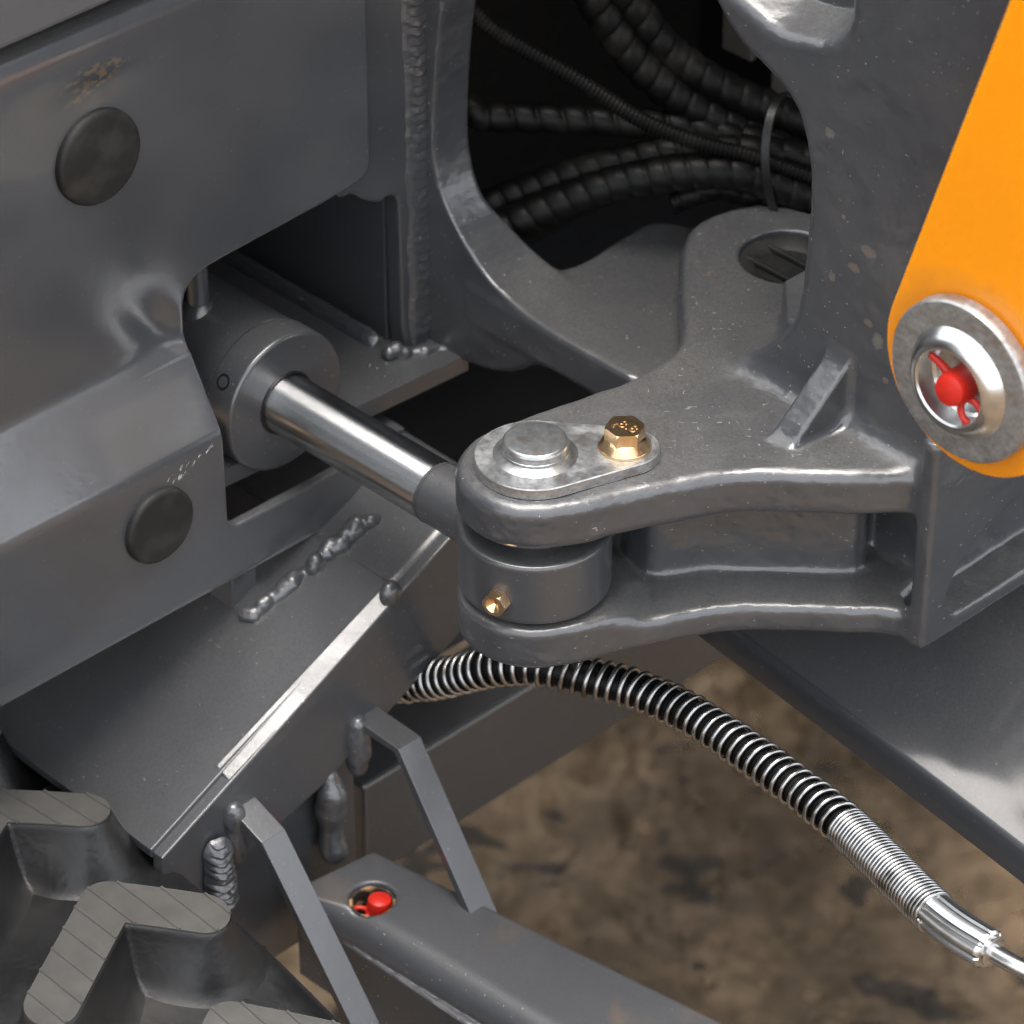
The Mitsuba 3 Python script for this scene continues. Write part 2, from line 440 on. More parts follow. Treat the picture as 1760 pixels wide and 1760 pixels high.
def orange_color(p, n, uv):
    b, z = 1000.0 * (p.x * float(NV[0]) + p.y * float(NV[1])), 1000.0 * p.z
    q = dr.sqrt(dr.square(b - 236) + dr.square(z - 131))
    g = smoothstep(70.0, 50.0, q + 14 * (fbm(p.x * 90, p.y * 90, p.z * 90, 3) - 0.5))
    c = mix((0.76, 0.255, 0.0), (0.70, 0.23, 0.0), fbm(p.x * 9, p.y * 9, p.z * 9, 3))
    c = mix(c, (0.40, 0.15, 0.02), 0.45 * g)
    return mix(c, (0.35, 0.2, 0.08), 0.5 * smoothstep(0.93, 0.97, noise(p.x * 330, p.y * 330, p.z * 330)))


scene['orange_paint'] = bump(pr(base_color=mikit.proc(orange_color), roughness=0.34, specular=0.5, clearcoat=0.3, clearcoat_gloss=0.9), lambda p, n, uv: 0.00003 * fbm(p.x * 250, p.y * 250, p.z * 250, 2))
scene['red_plastic'] = pr(base_color=(0.42, 0.016, 0.009), roughness=0.35, specular=0.4)
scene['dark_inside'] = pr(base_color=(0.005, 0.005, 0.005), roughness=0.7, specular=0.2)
scene['strap_paint'] = pr(base_color=(0.075, 0.068, 0.058), roughness=0.5)


def soil_color(p, n, uv):
    f = fbm(p.x * 6, p.y * 6, p.z, 4)
    g = fbm(p.x * 38, p.y * 38, 3.0, 4)
    wet = smoothstep(0.62, 0.36, fbm(p.x * 3.1 + 4.0, p.y * 3.1, 1.5, 3))
    c = mix((0.115, 0.076, 0.042), (0.30, 0.205, 0.122), smoothstep(0.3, 0.7, 0.5 * f + 0.5 * g))
    return mix(c, (0.035, 0.03, 0.026), dr.clip(0.85 * smoothstep(0.60, 0.72, fbm(p.x * 21 + 9, p.y * 34, 0.5, 3)) + 0.5 * wet, 0, 0.92))


scene['soil'] = bump(pr(base_color=mikit.proc(soil_color), roughness=0.8, specular=0.2), lambda p, n, uv: 0.016 * fbm(p.x * 30, p.y * 42, 0.0, 3) + 0.006 * noise(p.x * 95 + 2 * noise(p.x * 20, p.y * 20, 0.0), p.y * 40, 0.0), eps=2e-3)


# ------------------------------------------------------------------ ground
def ground():
    n = 120
    x, y = np.meshgrid(np.linspace(-1, 1, n), np.linspace(-1, 1, n), indexing='ij')
    X, Y = np.sign(x) * (np.abs(x) * 1.2 + 58 * np.abs(x) ** 6), np.sign(y) * (np.abs(y) * 1.2 + 58 * np.abs(y) ** 6) + 0.3
    Zg = -0.90 + 0.03 * (meshkit.fbm(np.stack([X * 3, Y * 3, X * 0], -1), 3, seed=2) - 0.5) + 0.02 * (meshkit.fbm(np.stack([X * 14, Y * 14, X * 0], -1), 2, seed=5) - 0.5)
    v = np.stack([X, Y, Zg], -1).reshape(-1, 3)
    i, j = np.meshgrid(np.arange(n - 1), np.arange(n - 1), indexing='ij')
    q = np.stack([i * n + j, (i + 1) * n + j, (i + 1) * n + j + 1, i * n + j + 1], -1).reshape(-1, 4)
    scene['ground'] = mikit.ply((v, q), 'soil', smooth=True)
    tag('ground', 'sandy brown trampled soil with dark damp marks under the machine', kind='structure')


def clods():
    g = np.random.default_rng(11)
    ico = trimesh.creation.icosphere(subdivisions=1)
    vs, fs, n = [], [], 0
    for _ in range(260):
        a, b = g.uniform(300, 900), g.uniform(-620, 160)
        r = g.uniform(2, 6) if g.random() < 0.9 else g.uniform(6, 12)
        v = np.array(ico.vertices) * (r * g.uniform(0.6, 1.3, 3)) * np.array([1, 1, 0.6])
        v = v * (1 + 0.5 * (meshkit.noise(v / r * 1.3 + g.uniform(0, 50)) - 0.5))[:, None]
        p = a * DV + b * NV
        Zg = 0.03 * (meshkit.fbm(np.array([[p[0] * 3e-3, p[1] * 3e-3, 0]]), 3, seed=2)[0] - 0.5) + 0.02 * (meshkit.fbm(np.array([[p[0] * 14e-3, p[1] * 14e-3, 0]]), 2, seed=5)[0] - 0.5)
        vs.append(v * 0.001 + np.array([p[0] * 1e-3, p[1] * 1e-3, -0.90 + Zg + 0.0002 * r]))
        fs.append(np.array(ico.faces) + n)
        n += len(v)
    scene['soil_clods'] = mikit.ply((np.vstack(vs), np.vstack(fs)), 'soil', smooth=True)
    tag('soil_clods', 'small soil clods and stones scattered on the trampled ground', 'soil', kind='stuff')


ground()
clods()

# ------------------------------------------------------------------ chassis: folded front panel, strip, pocket, welded hinge yoke
CH = 'loader_chassis'
tag(CH, 'dark grey painted loader chassis with folded front panel, cylinder pocket and welded curved yoke', 'chassis')


def panel_profile():
    """Centre line of the folded sheet in (b, z) from top to bottom, as a polygon of its thickness (8 mm)."""
    p = [(-300, 243), (-254, 243), (-246, 240), (-241.5, 233), (-241, 224), (-241, 20), (-240, 9), (-236, 0), (-213, -42), (-210, -47), (-209, -54), (-209, -164)]
    p = np.asarray(p, float)
    t = np.gradient(p, axis=0)
    t /= np.linalg.norm(t, axis=1, keepdims=True)
    nrm = np.stack([-t[:, 1], t[:, 0]], 1)
    return np.vstack([p + 4 * nrm, (p - 4 * nrm)[::-1]])


PP = Poly(panel_profile(), h=0.8, soften=2)
PO = Poly([(-460, 300), (86.5, 300), (86.5, 72), (84, 64), (77, 59.5), (62, 57.3), (-44, 52), (-58, 49.5), (-67, 42), (-70, 30), (-70, -112), (-68.5, -118), (-62, -121.5), (86, -121.5), (86, -190), (-460, -190)], h=1.0, soften=1)


def panel_fn(p):
    a, b, z = p.T
    d = smax(PP(b, z), PO(a, z), 1.5)
    # a shallow press dent above the left fold
    return d


def strip_fn(p):
    a, b, z = p.T
    return extr(STRIP(a, z), b, -263, -249, 1.5)


STRIP = Poly([(-40, 262), (134, 262), (134, -97), (121, -97), (120, 18), (118, 26), (111, 29), (103, 27), (90, 35), (80, 44), (70, 44), (66, 52), (60, 66), (-40, 66)], h=0.8, soften=1)
v, f = sdf_mesh(panel_fn, (-400, -305, -172), (92, -200, 252), 1.6)
dent = np.exp(-(((v[:, 0] + 95) / 22) ** 2 + ((v[:, 2] - 40) / 40) ** 2)) * 2.2 + np.exp(-(((v[:, 0] + 122) / 26) ** 2 + ((v[:, 2] - 205) / 9) ** 2)) * 2.0
ax_, az_ = v[:, 0] + 92, v[:, 2] - 26                                          # pressed crease running down into the pocket corner
dent = dent + 2.6 * np.exp(-((0.80 * ax_ + 0.60 * az_) / 13) ** 2) * np.exp(-((0.60 * ax_ - 0.80 * az_) / 34) ** 2)
v[:, 1] -= np.where(v[:, 1] > -246, dent, 0) * (v[:, 2] > 0)
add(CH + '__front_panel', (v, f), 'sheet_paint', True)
add(CH + '__inner_strip', sdf_mesh(strip_fn, (-46, -268, -104), (138, -244, 266), 1.3), 'smooth_paint', True)
add(CH + '__pocket_floor', hull([[a, b, z] for z in (-108, -95) for a, b in ((-120, -231), (100, -226), (150, -217), (185, -260), (185, -520), (-120, -520))], 0), 'smooth_paint')
add(CH + '__pocket_wall', box((122, -520, -95), (134, -266, 262)), 'smooth_paint')
add(CH + '__pocket_back', box((-420, -535, -170), (185, -521, 300)), 'smooth_paint')
add(CH + '__pocket_roof', box((-420, -520, 262), (150, -268, 272)), 'smooth_paint')
add(CH + '__rail_end', hull([[a, b, z] for z in (-158, -122) for a, b in ((78, -212), (86, -212), (78, -250), (86, -250))], 1.0), 'smooth_paint')

YK = Poly([(-262, 300), (-262, -108), (-240, -102), (-214, -99), (-190, -94), (-170, -86), (-150, -70), (-132, -64), (-100, -66), (-60, -70), (20, -74), (20, 300)], soften=2)
YO = Poly([(-228, 186), (-232, 165), (-238, 121), (-241.3, 78), (-241.8, 47), (-235, 22), (-219, 0), (-192, -23), (-165, -31), (-130, -34), (-60, -34), (60, -34), (60, 240), (-190, 240), (-215, 215)], soften=2)
YF = Poly([(143, -215), (150, -200), (182, -192), (190, -184), (220, -177), (258, -182), (285, -185), (306, -170), (325, -100), (325, 10), (143, 10)], soften=2)


def yoke_fn(p):
    a, b, z = p.T
    back = 176 + 26 * np.clip((10 - z) / 60, 0, 1)
    plate = np.maximum(extr(np.maximum(YK(b, z), b + 60), a, 144, 205, 5), a - back)
    floor = extr(YF(a, b), z, -64, -34, 5)
    d = smin(plate, floor, 6)
    d = smax(d, -YO(b, z + 0.06 * (a - 144)), 3.5)
    # a low step along the front of the arm
    return d


add(CH + '__hinge_yoke', sdf_mesh(yoke_fn, (136, -270, -118), (330, 16, 300), 1.5, relief=0.9, scale=11, seed=3), 'cast_paint', True)
add(CH + '__weld_bead', bead([(139, -250, 262), (138, -250, 150), (139, -250, 50), (140, -250, -20), (139, -249, -98)], (0.1, 1, 0), 25, 4.6, 7.0, seed=2, per=0.6), 'weld_paint', True)
add(CH + '__weld_bead_001', bead([(112, -266, -92), (112, -330, -92), (112, -420, -92), (112, -515, -92)], (-0.7, 0, 0.7), 13, 3.2, 7, seed=9, per=0.8), 'weld_paint', True)
add(CH + '__weld_blob', lumps([(111, -250, -91), (117, -245, -93), (126, -241, -95), (140, -238, -98), (152, -235, -101)], 5.4, 12, 41), 'weld_paint', True)
rr = np.random.default_rng(5)
spat = [mf.Manifold.sphere(float(rr.uniform(0.8, 1.9)), 10).translate(q) for q in ([[143.5 + rr.uniform(-4, 8), -248.5, rr.uniform(-95, 60)] for _ in range(14)] + [[rr.uniform(40, 180), rr.uniform(-300, -232), -95] for _ in range(26)])]
add(CH + '__weld_spatter', join(*spat), 'weld_paint', True)
tag(CH + '__weld_spatter', kind='stuff')
# added near-black enclosure behind the yoke opening, keeps the hollow dark
add(CH + '__shade_wall', box((150, -560, -400), (720, -545, 430)), 'dark_inside')
add(CH + '__shade_wall_001', box((720, -560, -400), (735, 330, 430)), 'dark_inside')
add(CH + '__shade_roof', box((262, -544, 430), (735, 330, 442)), 'dark_inside')  # unseen roof, added to shade the hoses and floor below
add(CH + '__added_belly_plate', box((-10, -1200, -332), (1300, -216, -320)), 'smooth_paint')  # added underpan, mostly unseen; hides and shades the ground behind
add(CH + '__belly_rib', box((160, -520, -319), (172, -230, -240)), 'smooth_paint')

add(CH + '__added_far_wheel', lathe([(0, -150), (400, -150), (430, -110), (430, 110), (400, 150), (0, 150)], (1060, -420, -480), (1, 0, 0), 48), 'dark_inside', 40)  # unseen wheel, added to block light reaching the ground from the far side

# grey cover above the panel
add('hood_panel', hull([[a, b, z] for b in (-234, -900) for a, z in ((-700, 259), (-60, 266), (740, 285), (740, 345), (-700, 320))], 5, 24), 'cover_paint', 30)
tag('hood_panel', 'lighter grey smooth panel edge in the top left corner above the dark gap', 'panel')


def rubber_plug(key, a, b, z, r, label):
    prof = [(0, 5.6), (0.5 * r, 5.6), (0.86 * r, 5.2), (0.94 * r, 4.6), (0.985 * r, 3.4), (r, 1.6), (r, -0.2), (0.9 * r, -1), (0.88 * r, -9)]
    add(key, lathe(prof, (a, b, z), (0, 1, 0), 96), 'cap_rubber', 40)
    tag(key, label, 'plug', 'round rubber plugs in the panel')


rubber_plug('rubber_plug', -127.5, -237, 162, 30.5, 'larger round black rubber plug in the upper part of the left panel')
rubber_plug('rubber_plug_001', -125.5, -205, -88.5, 26.0, 'smaller round black rubber plug in the lower panel below the fold')

# ------------------------------------------------------------------ steering cylinder
SC = 'steering_cylinder'
tag(SC, 'hydraulic steering cylinder with polished chrome rod reaching from the pocket to the pin', 'cylinder')
EYE = np.array([0, 0, -64.0])
GL = np.array([-4.0, -222.0, -63.5])
AX = (EYE - GL) / np.linalg.norm(EYE - GL)


def along(t):
    return GL + AX * t


add(SC + '__barrel', lathe([(0, -300), (47.5, -300), (47.5, -25.2), (46.5, -24.6)], GL, AX, 128), 'smooth_paint', 40)
gl = lathe([(22.0, 0.2), (45.5, 0), (47.2, -0.5), (48.2, -1.6), (48.6, -3.2), (48.6, -22.5), (47.8, -23.6), (43, -24.4), (20, -24.4), (20, -6), (22, -6), (22.0, 0.2)], GL, AX, 160)

side = np.array([-math.cos(0.62), 0.0, math.sin(0.62)])
add(SC + '__gland', gl, 'smooth_paint', 40)
hp = GL - AX * 13 + side * 48.5
add(SC + '__gland__set_hole', lathe([(0, -2.0), (3.2, -2.0), (3.8, 0.25), (5.2, 0.3), (5.4, 0.0)], hp, side, 32), 'dark_inside')
add(SC + '__wiper_seal', lathe([(19.8, 0.6), (20.6, 1.3), (21.7, 1.1), (22.1, 0.1), (22.1, -3)], GL, AX, 96), 'black_plastic', 40)
rod_rings = np.linspace(-20, 139, 24)
rod_uv = np.stack(np.meshgrid(rod_rings / 40, np.arange(160) / 160, indexing='ij')[::-1], -1).reshape(-1, 2)
rod_uv[:, 0] = np.where(rod_uv[:, 0] > 0.5, 1 - rod_uv[:, 0], rod_uv[:, 0]) * 2
add(SC + '__rod', lathe([(19.8, q) for q in rod_rings], GL, AX, 160), 'chrome', True, uv=rod_uv)


def eye_fn(p):
    q = p - EYE
    body = np.hypot(q[:, 0], q[:, 1])
    d = np.maximum(body - 46.5, np.abs(q[:, 2]) - 21.5)
    w = np.minimum(np.maximum(body - 46.5 + 3, np.abs(q[:, 2]) - 21.5 + 3), 0) + np.hypot(np.maximum(body - 43.5, 0), np.maximum(np.abs(q[:, 2]) - 18.5, 0)) - 3
    t = (p - GL) @ AX
    rad = np.linalg.norm(p - GL - t[:, None] * AX, axis=1)
    rr_ = 19.9 + 5.5 * np.clip((t - 176) / 30, 0, 1)
    neck = np.maximum(np.maximum(rad - rr_, 136 - t), t - 215) + 0 * d
    r = smin(w, neck, 9)
    return np.maximum(r, -(body - 21))


add(SC + '__rod_eye', sdf_mesh(eye_fn, (-56, -96, -92), (52, 52, -34), 1.1), 'smooth_paint', True)
# ragged paint edge where the chrome begins: a thin torn film round the rod
n_, m_ = 140, 6
ang = np.arange(n_) * 2 * np.pi / n_
x_, y_, t_ = basis(AX)
rag = 3.2 * (meshkit.fbm(np.stack([np.cos(ang) * 5, np.sin(ang) * 5, ang * 0], 1), 4, seed=8) - 0.2)
tt = np.linspace(0, 1, m_)
fv = np.array([along(139.0 + (k - 1) * rag[i]) + (20.05 + 0.25 * (k > 0)) * (math.cos(ang[i]) * x_ + math.sin(ang[i]) * y_) for k in tt for i in range(n_)])
i, j = np.meshgrid(np.arange(m_ - 1), np.arange(n_), indexing='ij')
add(SC + '__paint_edge', (fv, np.stack([i * n_ + j, i * n_ + (j + 1) % n_, (i + 1) * n_ + (j + 1) % n_, (i + 1) * n_ + j], -1).reshape(-1, 4)), 'smooth_paint', True)
add(SC + '__port_pipe', join(lathe([(7.5, -6), (7.5, 60)], (-15, -292, -20), (0, 0, 1), 40), lathe([(0, 8), (8, 8), (13, 3), (15, -4), (14, -8)], (-15, -292, -22), (0, 0, 1), 40)), 'weld_paint', 40)

nv = np.array([-0.93, 0.36, -0.02])
nv /= np.linalg.norm(nv)
nv = np.array([-0.95, 0.31, 0.0])
nx, ny, _ = basis(nv)
base = np.array([0, 0, -70.0]) + nv * 46
hexa = mf.Manifold.cylinder(7.5, 8.0, 8.0, 6).transform(np.column_stack([nx, ny, nv, base]))
hexa = hexa ^ mf.Manifold.cylinder(7.5, 9.6, 7.3, 48).transform(np.column_stack([nx, ny, nv, base]))
hexa = hexa - mf.Manifold.cylinder(4.2, 1.2, 5.4, 40).transform(np.column_stack([nx, ny, nv, base + nv * 3.6]))
add('hex_plug', hexa, 'brass_zinc', 25)
tag('hex_plug', 'small yellow zinc hex plug screwed into the side of the grey rod eye', 'plug')

# ------------------------------------------------------------------ hinge casting with two lugs
HC = 'hinge_casting'
tag(HC, 'rough dark grey cast hinge block with two horizontal lugs, gusset rib and large opening', 'casting')
circ = [(47.5 * math.cos(t), 47.5 * math.sin(t)) for t in np.linspace(math.radians(-70), math.radians(-245), 22)]
UP = Poly(circ + [(-8, 50), (8, 55), (24, 62), (42, 70.5), (60, 79), (74, 87), (88, 98), (110, 121), (133, 145), (146, 156), (154, 165), (158, 175), (200, 178), (345, 178), (345, -40), (320, -110), (288, -124), (262, -124), (244, -114), (227, -101), (197, -73), (172, -46), (158, -34), (146, -28.5), (125, -26), (100, -27.5), (84, -31), (56, -38), (34, -43)], soften=1)
LO = Poly(circ + [(-8, 50), (8, 55), (24, 62), (42, 70.5), (60, 79), (74, 87), (88, 98), (110, 121), (130, 143), (141, 154), (148, 165), (151, 174), (156, 166), (166, 150), (250, 150), (250, -30), (120, -28), (84, -33), (34, -43)], soften=1)
WB = Poly([(64, 30), (68, 38), (80, 45), (94, 53), (110, 70), (129, 90), (151, 113), (158, 119), (165, 120), (170, 116), (174, 106), (220, 106), (220, -12), (90, -12), (66, 10)], soften=1)
WL = Poly([(-80, 400), (-22, 240), (-12, 228), (4, 215.5), (22, 209), (38, 201), (47, 191), (53, 178), (58, 157), (59, 137), (58.5, 110), (56, 76), (53.5, 58), (49, 46), (40, 33), (26, 17), (8, 2), (-5, -14), (182, -14), (182, 60), (200, 120), (232, 300), (232, 420), (-80, 420)], soften=1)
RC = Poly([(-40, 256), (-2, 247), (22, 238), (40, 238), (62, 243), (75, 251), (83, 265), (84, 284), (84, 420), (-40, 420)], soften=2)
CB = Poly([(149, 173), (152, 168), (158, 166), (180, 163), (187, 150), (188, -5), (345, -5), (345, 182), (153, 182), (149.5, 179)], soften=1)
PK = Poly([(170, -98), (170, -90), (175, -77), (187, -64), (205, -54), (240, -47), (400, -34), (400, -109), (182, -108), (174, -104)], soften=2)
GS = Poly([(116, -6), (121, 3), (164, 47), (175, 60), (190, 60), (190, -6)], soften=1)


def cast_fn(p):
    a, b, z = p.T
    up = extr(UP(a, b), z, -32, 0, 8.5)
    rp = np.hypot(a, b)
    lo = smax(extr(LO(a, b), z, -120, -87, 7), z + 98.5 - 11.5 * (1 - smooth01(rp, 46, 72)), 8)
    web = extr(WB(a, b), z, -100, -20, 3)
    d = smin(smin(up, web, 7), smin(lo, web, 7), 1)
    wall = extr(WL(b, z), a, 163, 205, 8)
    rec = np.maximum(RC(b, z + 0.0 * a) + 0.28 * (a - 163), a - 196 - 0 * b)
    wall = smax(wall, -rec, 9)
    d = smin(d, wall, 17)
    block = extr(CB(a, b), z, -121, 30, 4)
    block = smax(block, -extr(PK(a, z), b, 154, 215, 4), 4)
    d = smin(d, block, 8)
    gus = extr(GS(a, z), b - 0.12 * (a - 125), 77.5, 96.5, 2.5)
    d = smin(d, gus, 6)
    hole = np.maximum(np.hypot(a - 277, b + 52) - 32, -z - 16)
    d = np.maximum(d, -hole)
    pin = np.hypot(a, b) - 21.5
    return np.maximum(d, -np.maximum(pin, z + 20))


add(HC + '__body', sdf_mesh(cast_fn, (-56, -132, -126), (340, 240, 345), 1.45, relief=1.0, scale=10, seed=1), 'cast_paint', True)

add(HC + '__overhead_blocker', box((262, -40, 450), (740, 700, 900)), 'smooth_paint')  # unseen mass added overhead, blocks sky behind the casting
add('pivot_cover', join(lathe([(0, -9), (20, -9), (22, -7), (29, -5), (31.5, -5), (31.8, -12)], (277, -52, 1), (0, 0, 1), 64), box((262, -75, -8), (266, -30, -4), 1), box((282, -75, -8), (286, -30, -4), 1)), 'cap_rubber', 40)
tag('pivot_cover', 'dark round cover with ridges sunk in a hole behind the opening edge', 'cover')

# ------------------------------------------------------------------ pin with keeper plate, flange bolt
PN = 'pivot_pin'
tag(PN, 'zinc plated pivot pin with bolted teardrop keeper plate on the upper lug', 'pin')
BOLT = np.array([43.0, 31.5])
K0, K1, KR0, KR1 = np.array([-1.0, 0.5]), BOLT + np.array([1.0, 0.5]), 36.0, 20.0
oc = np.vstack([K0 + KR0 * np.stack([np.cos(t), np.sin(t)], -1) for t in np.linspace(0, 2 * np.pi, 64)] + [K1 + KR1 * np.stack([np.cos(t), np.sin(t)], -1) for t in np.linspace(0, 2 * np.pi, 48)])
kp = hull([[x, y, z] for x, y in oc * 1.0 for z in (0.3, 6.6)] + [[*(K0 + (q - K0) * 0.985), 7.4] for q in oc[:64]] + [[*(K1 + (q - K1) * 0.97), 7.4] for q in oc[64:]])
add(PN + '__keeper_plate', kp, 'zinc', 25)
add(PN + '__pin_head', lathe([(0, 18.3), (3, 18.35), (17.2, 18.3), (18.6, 17.6), (19.5, 16.4), (19.8, 15), (19.8, 12.3), (20.3, 11.9), (20.3, 10.4), (21.6, 9.2), (23.6, 8.2), (25, 7.6), (25.5, 7.3)], (0, 0, 0), (0, 0, 1), 96), 'zinc_turned', 40)
add(PN + '__shank', cyl((0, 0, -114), (0, 0, 4), 20.8), 'zinc')
scene['zinc_turned'] = bump(pr(base_color=mikit.proc(zinc_color), metallic=0.9, roughness=0.3), lambda p, n, uv: 0.00005 * noise(dr.sqrt(dr.square(p.x) + dr.square(p.y)) * 1600.0, p.z * 1500), eps=2e-4)

FB = 'flange_bolt'
tag(FB, 'yellow zinc hex flange bolt with raised grade numbers on the keeper plate', 'bolt')
bz = 7.4
add(FB + '__flange', lathe([(0, 8.5), (9, 8), (12.0, 6.2), (14.2, 3.6), (15.6, 2.2), (16.0, 1.6), (16.0, 0.1), (15.5, -0.1)], (*BOLT, bz), (0, 0, 1), 72), 'brass_zinc', 40)
th = math.radians(15)
hx = mf.Manifold.cylinder(11.2, 12.3, 12.3, 6).rotate([0, 0, 38]) ^ mf.Manifold.cylinder(14.2, 16.5, 10.2, 64)
hx = hx ^ (mf.Manifold.cylinder(11.2, 12.0, 12.0, 48) + mf.Manifold.cylinder(11.2, 12.3, 12.3, 6).rotate([0, 0, 38]))
add(FB + '__hex_head', hx.translate([*BOLT, bz + 3.5]), 'brass_zinc', 22)
"""Raised grade marking: letters laid on the head, turned to read from the lower right."""


def letters(text, h, loc, ang, z):
    t = meshkit.text_mesh(text, h, 0.7, bold=True)
    v = np.array(t.vertices, float)
    v[:, :2] -= (v[:, :2].min(0) + v[:, :2].max(0)) / 2
    wx = np.array([math.cos(ang), math.sin(ang), 0])
    wy = np.array([-math.sin(ang), math.cos(ang), 0])
    w = v[:, :1] * wx + v[:, 1:2] * wy + v[:, 2:] * np.array([0, 0, 1.0])
    c = np.array([loc[0] * DV[0] + loc[1] * NV[0], loc[0] * DV[1] + loc[1] * NV[1], z])
    m = w + c
    return np.stack([m @ DV, m @ NV, m[:, 2]], 1), np.array(t.faces)


add(FB + '__grade_mark', letters('8.8', 6.2, BOLT + np.array([1.4, 1.6]), math.radians(-38), bz + 14.6), 'brass_zinc', 30)
add(FB + '__grade_mark_001', letters('L', 4.2, BOLT + np.array([-3.5, -4.5]), math.radians(-60), bz + 14.6), 'brass_zinc', 30)

# ------------------------------------------------------------------ orange lift arm with pin and washer
LA = 'lift_arm'
tag(LA, 'smooth orange lift arm with rounded lower end at the right edge', 'lift arm')
PIV = np.array([239.0, 132.0])
dirv = np.array([60.0, 203.0]) / np.hypot(60, 203)
prp = np.array([dirv[1], -dirv[0]])
RA = 63.0
end = [PIV + RA * (math.cos(t) * prp + math.sin(t) * dirv) for t in np.linspace(0, -math.pi, 40)]
up_ = [PIV + 520 * dirv - RA * prp, PIV + 520 * dirv + RA * prp]
AP = Poly(np.array(end + up_), soften=0, h=1.2)
add(LA + '__arm_plate', sdf_mesh(lambda p: extr(AP(p[:, 1], p[:, 2]), p[:, 0], 100, 128, 4), (92, 165, 60), (134, 420, 480), 2.2), 'orange_paint', True)
add(LA + '__boss', lathe([(47, 0), (47, 3.5), (46, 5), (30, 5)], (100, *PIV), (-1, 0, 0), 96), 'orange_paint', 40)
AW = 'arm_pin'
tag(AW, 'greased steel pin end with wide worn washer on the orange arm', 'pin')
add(AW + '__washer', lathe([(30, 6), (45, 6.2), (47.8, 5.6), (49.0, 4), (49.2, 1), (49.2, -3), (38, -4)], (95, *PIV), (-1, 0, 0), 128), 'zinc', 40)
add(AW + '__collar', lathe([(22.4, 2), (22.4, 13.4), (23.4, 14.4), (26, 14.2), (29, 12.4), (31.5, 9), (33.2, 6.5), (34, 5.8)], (95, *PIV), (-1, 0, 0), 96), 'bright_steel', 40)
add(AW + '__bore', lathe([(22.4, 13), (22.2, 1.5), (20.5, 0), (0, 0)], (95, *PIV), (-1, 0, 0), 96), 'bright_steel', 40)
add(AW + '__shaft', cyl((95, *PIV), (168, *PIV), 26), 'zinc')


def grease_cap(key, loc, axis, r, loop_dir, tail_dir, label, h=13):
    tag(key, label, 'grease cap', 'red plastic grease nipple caps')
    loc, axis = np.asarray(loc, float), np.asarray(axis, float) / np.linalg.norm(axis)
    add(key + '__cap', lathe([(r * 0.95, -2), (r, 0), (r * 1.0, h * 0.72), (r * 0.9, h * 0.92), (r * 0.6, h), (0, h * 1.02)], loc, axis, 40), 'red_plastic', 40)
    L = np.asarray(loop_dir, float)
    L = L - axis * (L @ axis)
    L /= np.linalg.norm(L)
    S = np.cross(axis, L)
    c = loc + axis * h * 0.25 + L * r * 1.65
    ring = np.array([c + r * 0.78 * (math.cos(t) * L + 0.85 * math.sin(t) * S) for t in np.linspace(0, 2 * np.pi, 40)])
    add(key + '__strap_loop', tube(ring, r * 0.21, 12, False), 'red_plastic', True)
    Q = np.asarray(tail_dir, float)
    Q = Q - axis * (Q @ axis)
    Q /= np.linalg.norm(Q)
    pts, _ = spline([loc + axis * h * 0.3 + Q * r * 0.8, loc + axis * h * 0.34 + Q * r * 1.5, loc + axis * h * 0.5 + Q * r * 2.3], 16)
    add(key + '__strap_tail', tube(pts, np.linspace(0.3, 0.2, 16) * r, 12), 'red_plastic', True)


grease_cap('grease_cap', (93, PIV[0] + 0.5, PIV[1] - 1.5), (-1, 0.1, 0.12), 10.0, (0, 0.62, -0.78), (0, -0.8, 0.55), 'red plastic grease cap with loop strap inside the washer on the orange arm', 15)

# ------------------------------------------------------------------ hoses behind the opening
def plane_y(px):
    return px


def spiral_hose(key, pts, r, pitch, label, group, rel=0.16, n=None, bsdf='hose_rubber'):
    p, L = spline(pts, 10)
    n = n or int(L / 0.9)
    p, L = spline(pts, n)
    sides = 28
    s = np.linspace(0, L, n)[:, None]
    ang = np.arange(sides)[None] * 2 * np.pi / sides
    ph = s / pitch + ang / (2 * np.pi)
    fr = ph - np.floor(ph)
    prof = np.where(fr < 0.88, np.sin(np.pi * np.clip(fr / 0.88, 0, 1)) ** 0.35 * (0.85 + 0.15 * fr), 0)
    prof = prof * (1 + 0.25 * (meshkit.noise(np.stack([np.floor(ph), ph * 0, ph * 0 + 3], -1)) - 0.5))
    add(key, tube(p, r * (1 - rel + rel * prof), sides), bsdf, True)
    tag(key, label, 'hose', group)


HG = 'black spiral wrapped hoses in the opening'
spiral_hose('wrapped_hose', [(190, -290, 62), (206, -262, 45), (222, -248, 43), (262, -210, 40), (300, -172, 36), (350, -120, 22)], 10.5, 17, 'topmost black wrapped hose running level across the left of the opening', HG, 0.2)
spiral_hose('wrapped_hose_001', [(170, -300, -34), (199, -254, -19), (214, -243, -12), (250, -208, 8), (270, -188, 15), (296, -162, 24), (340, -118, 22), (380, -70, 5)], 11.5, 13.5, 'middle black wrapped hose rising from lower left behind the front hose', HG, 0.10)
spiral_hose('wrapped_hose_002', [(160, -280, -40), (190, -233.4, -23.4), (220, -204.2, -3), (256, -170, 15), (299, -128, 21), (333, -95, 4), (370, -50, -20)], 12.5, 13.5, 'lowest black wrapped hose in front resting above the cast floor', HG, 0.10)
spiral_hose('wrapped_hose_003', [(258, -230, 150), (275.1, -207.0, 100.1), (291.9, -190.8, 70.0), (314.3, -169.1, 43.8), (342.3, -142.1, 24.0), (380, -105, 0)], 13, 15, 'left one of two black wrapped hoses descending from the top of the opening', HG, 0.14)
spiral_hose('wrapped_hose_004', [(275, -215, 140), (305, -188, 84), (333, -160, 55), (358, -136, 38), (400, -95, 10)], 12.5, 15, 'right one of two black wrapped hoses descending from the top of the opening', HG, 0.14)
